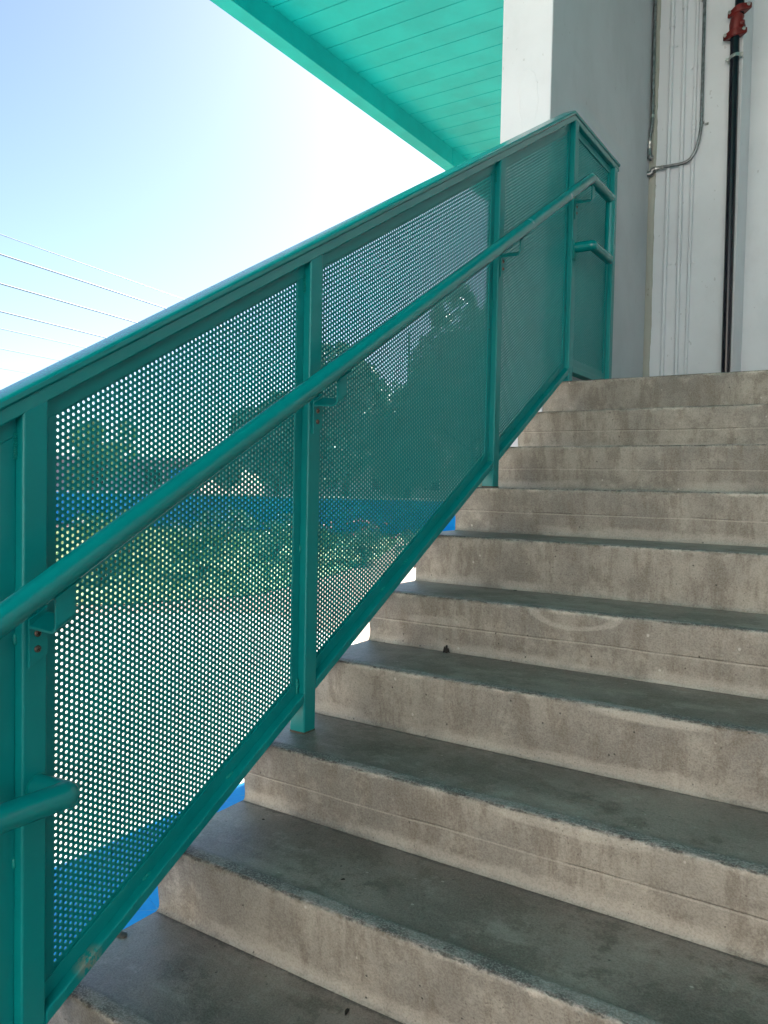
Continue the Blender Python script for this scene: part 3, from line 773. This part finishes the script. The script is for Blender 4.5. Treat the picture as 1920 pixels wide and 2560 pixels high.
# black sprinkler pipe with red grooved couplings
def black_pipe():
    xb, yb, R = 0.487, YB - 0.052, 0.0287
    e = empty('fire_pipe', (xb, yb, 0), 'thick black vertical pipe with red couplings on the pale wall', 'pipe')
    mb = MB(); mb.tube([(xb + .002, yb, 0.0), (xb - .006, yb, 1.5), (xb - .014, yb, 2.47)], R, 32); mb.build('pipe', M_black, e)
    xu = 0.497
    mb = MB(); mb.tube([(xu - .002, yb, 2.56), (xu - .004, yb, 3.178)], R, 32); mb.build('pipe', M_black, e)
    x1 = xb - .014
    # lower coupling housing (tilted pair of ears), offset body, upper coupling
    def housing(cx, cz, tilt, name):
        mb = MB(); hw = 0.024; n = 28; rings = []
        for z, r in ((-hw, R + .006), (-hw + .004, R + .014), (hw - .004, R + .014), (hw, R + .006)):
            ring = []
            for i in range(n):
                a = 2 * math.pi * i / n; ca, sa = math.cos(a), math.sin(a)
                rr = r + 0.030 * max(0, abs(ca)) ** 9
                x = rr * ca; ring.append((cx + x, yb + r * sa * .98, cz + z * (1 - 0.25 * abs(ca) ** 6) + x * tilt))
            rings.append(ring)
        mb.loft(rings, True, True, 0, True)
        o = mb.build(name, M_red, e, 0.002, 2)
        for sgn in (-1, 1):
            bx = cx + sgn * (R + .028); bz = cz + sgn * (R + .028) * tilt
            b = MB(); b.tube([(bx, yb - .034, bz + .004), (bx, yb - .026, bz + .003), (bx, yb + .030, bz)], [.0072, .0072, .0050], 12)
            b.tube([(bx, yb - .028, bz + .003), (bx, yb - .022, bz + .003)], [.0105, .0105], 6)
            b.build('bolt', M_steel2, o)
        return o
    housing(x1, 2.445, 0.12, 'coupling')
    mb = MB(); mb.tube([(x1, yb, 2.462), (x1 + .002, yb - .002, 2.50), (x1 + .008, yb, 2.54), (xu - .002, yb, 2.565)], [R + .006, R + .010, R + .010, R + .006], 26); mb.build('elbow', M_red, e)
    mb = MB(); mb.tube([(x1 + .014, yb, 2.506), (x1 + .052, yb - .002, 2.497)], [.030, .021], 18); mb.tube([(x1 + .05, yb - .03, 2.493), (x1 + .05, yb + .02, 2.493)], [.0095, .0095], 6); mb.build('branch', M_red, e)
    housing(xu - .001, 2.588, 0.20, 'coupling')
    # clamp
    zc = 2.300; xq = x1 + .001; mb = MB(); L = []; n = 18
    for i in range(n + 1):
        a = math.pi * i / n; ca, sa = math.cos(a), -math.sin(a); z = zc + 0.008 * ca
        L.append([(xq + (R + r) * ca, yb + (R + r) * sa, z + dz) for r, dz in ((.0006, -.012), (.0045, -.009), (.0045, .009), (.0006, .012))])
    mb.loft(L, True, True, 0, False)
    for sgn in (-1, 1):
        x0 = xq + sgn * (R + .002); x2 = x0 + sgn * .022; zz = zc + .008 * sgn
        mb.box(min(x0, x2), max(x0, x2), yb - .004, yb + .006, zz - .011, zz + .011)
        mb.tube([(x0 + sgn * .014, yb - .014, zz), (x0 + sgn * .014, yb - .004, zz)], [.0075, .0085], 6)
        mb.tube([(x0 + sgn * .014, yb + .004, zz), (x0 + sgn * .014, YB - .001, zz)], .004, 8)
    mb.build('clamp', M_steel2, e, 0.0006, 1)
black_pipe()

# ------------------------------------------------------------------ litter on the treads
def litter(x, y, z, r, kind, lab, seed, cat='litter', mat=None):
    rnd = random.Random(seed); mb = MB(); n = 14
    if kind == 'clump':
        for i in range(7):
            a = rnd.uniform(0, 6.28); rr = r * rnd.uniform(.25, .6)
            P = [Vector((x + math.cos(a) * rr * f * 1.6, y + math.sin(a) * rr * f, z + r * .10 + r * .9 * math.sin(math.pi * f) * rnd.uniform(.4, 1))) for f in (0, .3, .6, 1)]
            mb.tube(P, [r * .14, r * .3, r * .24, r * .06], 7)
    elif kind == 'leaf':
        ring = []; ce = []
        a0 = rnd.uniform(0, 3)
        top = []; 
        for i in range(n):
            a = 2 * math.pi * i / n; rr = r * (1 if math.cos(a) > 0 else .8) * rnd.uniform(.85, 1.1)
            px, py = rr * math.cos(a), rr * .4 * math.sin(a)
            top.append((x + px * math.cos(a0) - py * math.sin(a0), y + px * math.sin(a0) + py * math.cos(a0), z + .0015 + .25 * r * abs(math.sin(a)) * rnd.uniform(.6, 1)))
        mid = (x, y, z + .001)
        mb.add(top + [mid], [(i, (i + 1) % n, n) for i in range(n)]); mb.add([(p[0], p[1], p[2] + .0008) for p in top] + [(x, y, z + .0018)], [(i, (i + 1) % n, n) for i in range(n)])
    else:
        rings = []
        for t, q in ((0, .7), (.35, 1), (.7, .8), (1, .25)):
            rings.append([(x + r * q * math.cos(6.283 * i / 9) * rnd.uniform(.8, 1.1), y + r * .7 * q * math.sin(6.283 * i / 9) * rnd.uniform(.8, 1.1), z + r * .35 * t) for i in range(9)])
        mb.loft(rings, True, True, 0, False)
    tag(mb.build({'clump': 'litter_clump', 'leaf': 'dry_leaf', 'chip': 'stone_chip'}[kind], mat or M_debris), lab, cat)
litter(0.299, -1.494, -1.0215, 0.015, 'clump', 'small black shrivelled clump lying against a riser in mid stair', 1)
litter(0.394, -1.196, -0.851, 0.0085, 'chip', 'tiny black crumb on the tread above the shrivelled clump', 2, 'stone')
litter(0.018, -2.477, -1.530, 0.016, 'chip', 'greenish grey mortar flake on the lowest visible tread by the guardrail', 3, 'stone', M_debris2)
litter(0.472, -2.264, -1.360, 0.006, 'leaf', 'small dark leaf bit in the middle of the second lowest tread', 4, 'leaf')
litter(0.586, -2.403, -1.530, 0.011, 'leaf', 'curled dark brown leaf on the lowest tread', 5, 'leaf')
litter(0.722, -2.372, -1.530, 0.007, 'leaf', 'black leaf scrap at the foot of the lowest riser near the bottom edge', 6, 'leaf')
litter(0.128, -2.132, -1.360, 0.005, 'chip', 'dark crumb on the bluish left part of the second lowest tread', 7, 'stone')

# ------------------------------------------------------------------ overhead wires (parallel, level, 14 m off)
a = rad(9.5); t_ = Vector((-math.sin(a), math.cos(a), 0)); n_ = Vector((math.cos(a), math.sin(a), 0)); C0 = Vector((1.4376, -3.6246, 0))
base = C0 + n_ * -14.0; base = base - t_ * base.dot(t_)
WL = [(4.53, .009, 'faintest and topmost overhead wire against the blue sky'), (4.12, .017, 'second overhead wire from the top, dark and well defined'), (3.516, .017, 'third overhead wire from the top, middle one of the three dark wires'),
      (2.94, .015, 'lowest of the three dark overhead wires'), (2.585, .010, 'thin pale overhead wire just below the three dark ones'), (2.168, .009, 'thin pale overhead wire, second from the bottom'), (1.76, .007, 'lowest and palest overhead wire just over the top rail')]
for z, r, lab in WL:
    mb = MB(); P = []
    for i in range(25):
        s_ = -20 + 110 * i / 24; P.append(base + t_ * s_ + Vector((0, 0, z)))
    mb.tube(P, r, 8); tag(mb.build('overhead_wire', M_wire), lab, 'wire', 'overhead wires')

# ------------------------------------------------------------------ far side: blue wall, buildings, trees, shrubs
def blue_wall():
    A = Vector((-34, 8.6, 0)); B = Vector((-18.2, 11.75, 0)); Cc = Vector((-11.2, 14.75, 0)); Dd = Vector((6, 18.2, 0))
    e = empty('blue_wall', (B.x, B.y, GZ), 'low bright blue wall running across behind the lawn', 'wall')
    mb = MB(); hgt = 0.93
    P = [A, B, Cc, Dd]; th = 0.2
    rings = []
    for i, p in enumerate(P):
        d = (P[min(i + 1, 3)] - P[max(i - 1, 0)]).normalized(); nn = Vector((-d.y, d.x, 0)) * th
        rings.append([p + Vector((0, 0, GZ - .1)), p + Vector((0, 0, GZ + hgt)), p + nn + Vector((0, 0, GZ + hgt)), p + nn + Vector((0, 0, GZ - .1))])
    mb.loft(rings, True, True, 0, False); mb.build('wall_body', M_blue2, e)
    mb = MB(); rings = []
    for i, p in enumerate(P):
        d = (P[min(i + 1, 3)] - P[max(i - 1, 0)]).normalized(); nn = Vector((-d.y, d.x, 0))
        rings.append([p - nn * .04 + Vector((0, 0, GZ + hgt + .002)), p - nn * .04 + Vector((0, 0, GZ + hgt + .05)), p + nn * .24 + Vector((0, 0, GZ + hgt + .05)), p + nn * .24 + Vector((0, 0, GZ + hgt + .002))])
    mb.loft(rings, True, True, 0, False); mb.build('coping', M_roofw, e)
blue_wall()

def house(x, y, rz, w, dpt, h, wallm, label, wins, over=0.4):
    e = empty('low_building', (x, y, GZ), label, 'building'); e.rotation_euler = (0, 0, rz)
    def B(mb, nm, m, par=e):
        o = link(nm, mb.mesh(nm), m); o.parent = par; return o
    mb = MB(); mb.box(-w / 2, w / 2, 0, dpt, 0, h); B(mb, 'wall', wallm)
    mb = MB(); mb.box(-w / 2 - over, w / 2 + over, -over, dpt + over, h + .003, h + .25); B(mb, 'roof', M_roofw)
    mb = MB(); mb.box(w / 2 - 1.6, w / 2 - .7, -.04, .05, 0, 2.0); B(mb, 'door', M_blue2)
    for i in range(wins):
        xx = -w / 2 + 1.0 + i * (w - 3.4) / max(1, wins - 1)
        mb = MB(); mb.box(xx - .5, xx + .5, -.05, .02, 1.0, 2.0); f = B(mb, 'window', M_roofw)
        mb = MB(); mb.box(xx - .42, xx + .42, -.06, -.052, 1.08, 1.92); B(mb, 'pane', M_glass, f)
house(-36, 22, rad(52), 15, 6, 2.35, M_house, 'low lilac grey building far beyond the blue wall at the left', 5)
house(-20, 33, rad(28), 17, 6, 2.7, M_house2, 'long pale building beyond the blue wall behind the middle panel', 6)

def leafcloud(mb, c, rx, rz, n, size, rnd, m=0):
    blobs = [(Vector((rnd.gauss(0, .42) * rx, rnd.gauss(0, .42) * rx, rnd.gauss(0, .38) * rz)), rnd.uniform(.22, .42)) for _ in range(12)]
    for i in range(n):
        b, br = rnd.choice(blobs)
        d = Vector((rnd.gauss(0, 1), rnd.gauss(0, 1), rnd.gauss(0, 1))).normalized() * rnd.uniform(.5, 1.0) ** .5
        p = Vector(c) + b + Vector((d.x * br * rx, d.y * br * rx, d.z * br * rz))
        u = Vector((rnd.gauss(0, 1), rnd.gauss(0, 1), rnd.gauss(0, 1))).normalized(); v = u.cross(Vector((rnd.gauss(0, 1), rnd.gauss(0, 1), rnd.gauss(0, 1)))).normalized()
        s = size * rnd.uniform(.6, 1.3)
        mb.add([p - u * s, p + v * s * .5, p + u * s, p - v * s * .5], [(0, 1, 2, 3)], m)
def tree(x, y, h, rx, label, seed, mat, n=9000, zc=.47, size=.17):
    rnd = random.Random(seed)
    e = empty('tree', (x, y, GZ), label, 'tree', 'trees beyond the blue wall')
    mb = MB(); th = h * zc
    mb.tube([(x, y, GZ - .1), (x + .05, y, GZ + th * .5), (x - .04, y + .05, GZ + th), (x, y, GZ + h * .85)], [.16, .12, .08, .03], 8)
    for i in range(6):
        a = rnd.uniform(0, 6.28); z = GZ + th * rnd.uniform(.5, .95)
        mb.tube([(x, y, z), (x + math.cos(a) * rx * .35, y + math.sin(a) * rx * .35, z + .4), (x + math.cos(a) * rx * .7, y + math.sin(a) * rx * .7, z + .9)], [.06, .04, .015], 6)
    mb.build('trunk', M_bark, e)
    mb = MB(); leafcloud(mb, (x, y, GZ + h * zc), rx, h * .5, n, size, rnd); mb.build('crown', mat, e)
tree(-21.3, 13.4, 3.7, 1.25, 'small yellow green tree beyond the blue wall, leftmost behind the panel', 11, M_leafy, 2600, .6, .08)
tree(-20.2, 21.5, 6.0, 2.2, 'dark tree directly left of the middle post', 12, M_leafd)
tree(-17.4, 22.6, 7.2, 3.3, 'broad dark green tree directly right of the middle post', 13, M_leafd)
tree(-15.2, 23.8, 8.8, 3.3, 'tall dark green tree behind the middle of the third panel', 14, M_leafd)
tree(-13.4, 26.0, 10.4, 3.4, 'taller dark green tree behind the right side of the third panel', 15, M_leafd)
tree(-11.2, 27.8, 11.6, 3.4, 'tallest dark green tree furthest right, near the white wall end', 16, M_leafd)

def shrub(x, y, r, h, label, seed, mat, group, flowers=0, n=700):
    rnd = random.Random(seed); e = empty('shrub', (x, y, GZ), label, 'shrub', group)
    mb = MB()
    for i in range(7):
        a = rnd.uniform(0, 6.28); mb.tube([(x, y, GZ - .02), (x + math.cos(a) * r * .3, y + math.sin(a) * r * .3, GZ + h * .4), (x + math.cos(a) * r * .6, y + math.sin(a) * r * .6, GZ + h * .8)], [.02, .014, .006], 5)
    mb.build('stem', M_bark, e)
    mb = MB(); leafcloud(mb, (x, y, GZ + h * .5), r, h * .42, n, .045, rnd); mb.build('foliage', mat, e)
    if flowers:
        mb = MB()
        for i in range(flowers):
            a = rnd.uniform(0, 6.28); rr = r * rnd.uniform(.1, .8); c = (x + rr * math.cos(a), y + rr * math.sin(a), GZ + h * rnd.uniform(.55, .98))
            for q in range(6):
                b = q * 1.047 + a; mb.sphere((c[0] + .03 * math.cos(b), c[1] + .03 * math.sin(b), c[2]), .03, 0, 6, 4, (1, 1, .6))
        mb.build('blossom', M_petal, e)
GS = 'shrubs on the lawn beyond the guardrail'
# each shrub named by where it shows through the panels
SH = [(-8.6, 4.4, .7, .9, M_leafy, 0, 'yellow green shrub in the middle of the lawn behind the first panel'), (-10.4, 5.4, .8, 1.0, M_leafy, 0, 'yellow green shrub at the far back left of the lawn'),
      (-7.3, 3.1, .5, .55, M_leafy, 0, 'low yellow green shrub at the front left of the lawn'), (-9.4, 7.3, .8, 1.0, M_leafd, 0, 'dark green shrub behind the yellow green ones'),
      (-7.0, 4.6, .6, .8, M_leafy, 0, 'yellow green shrub just left of the middle post'), (-8.2, 7.6, .7, .9, M_leafd, 0, 'dark green shrub at the back right of the lawn'),
      (-7.3, 7.5, .6, .75, M_leafy, 12, 'shrub with the largest cluster of pink flowers right of the middle post'), (-6.4, 7.9, .5, .75, M_leafd, 9, 'shrub with pink flowers in the middle of the flower row'),
      (-5.6, 8.3, .5, .7, M_leafd, 7, 'rightmost shrub with pink flowers in the row')]
for i, (x, y, r, h, m, fl, lab) in enumerate(SH): shrub(x, y, r, h, lab, 40 + i, m, GS, fl)
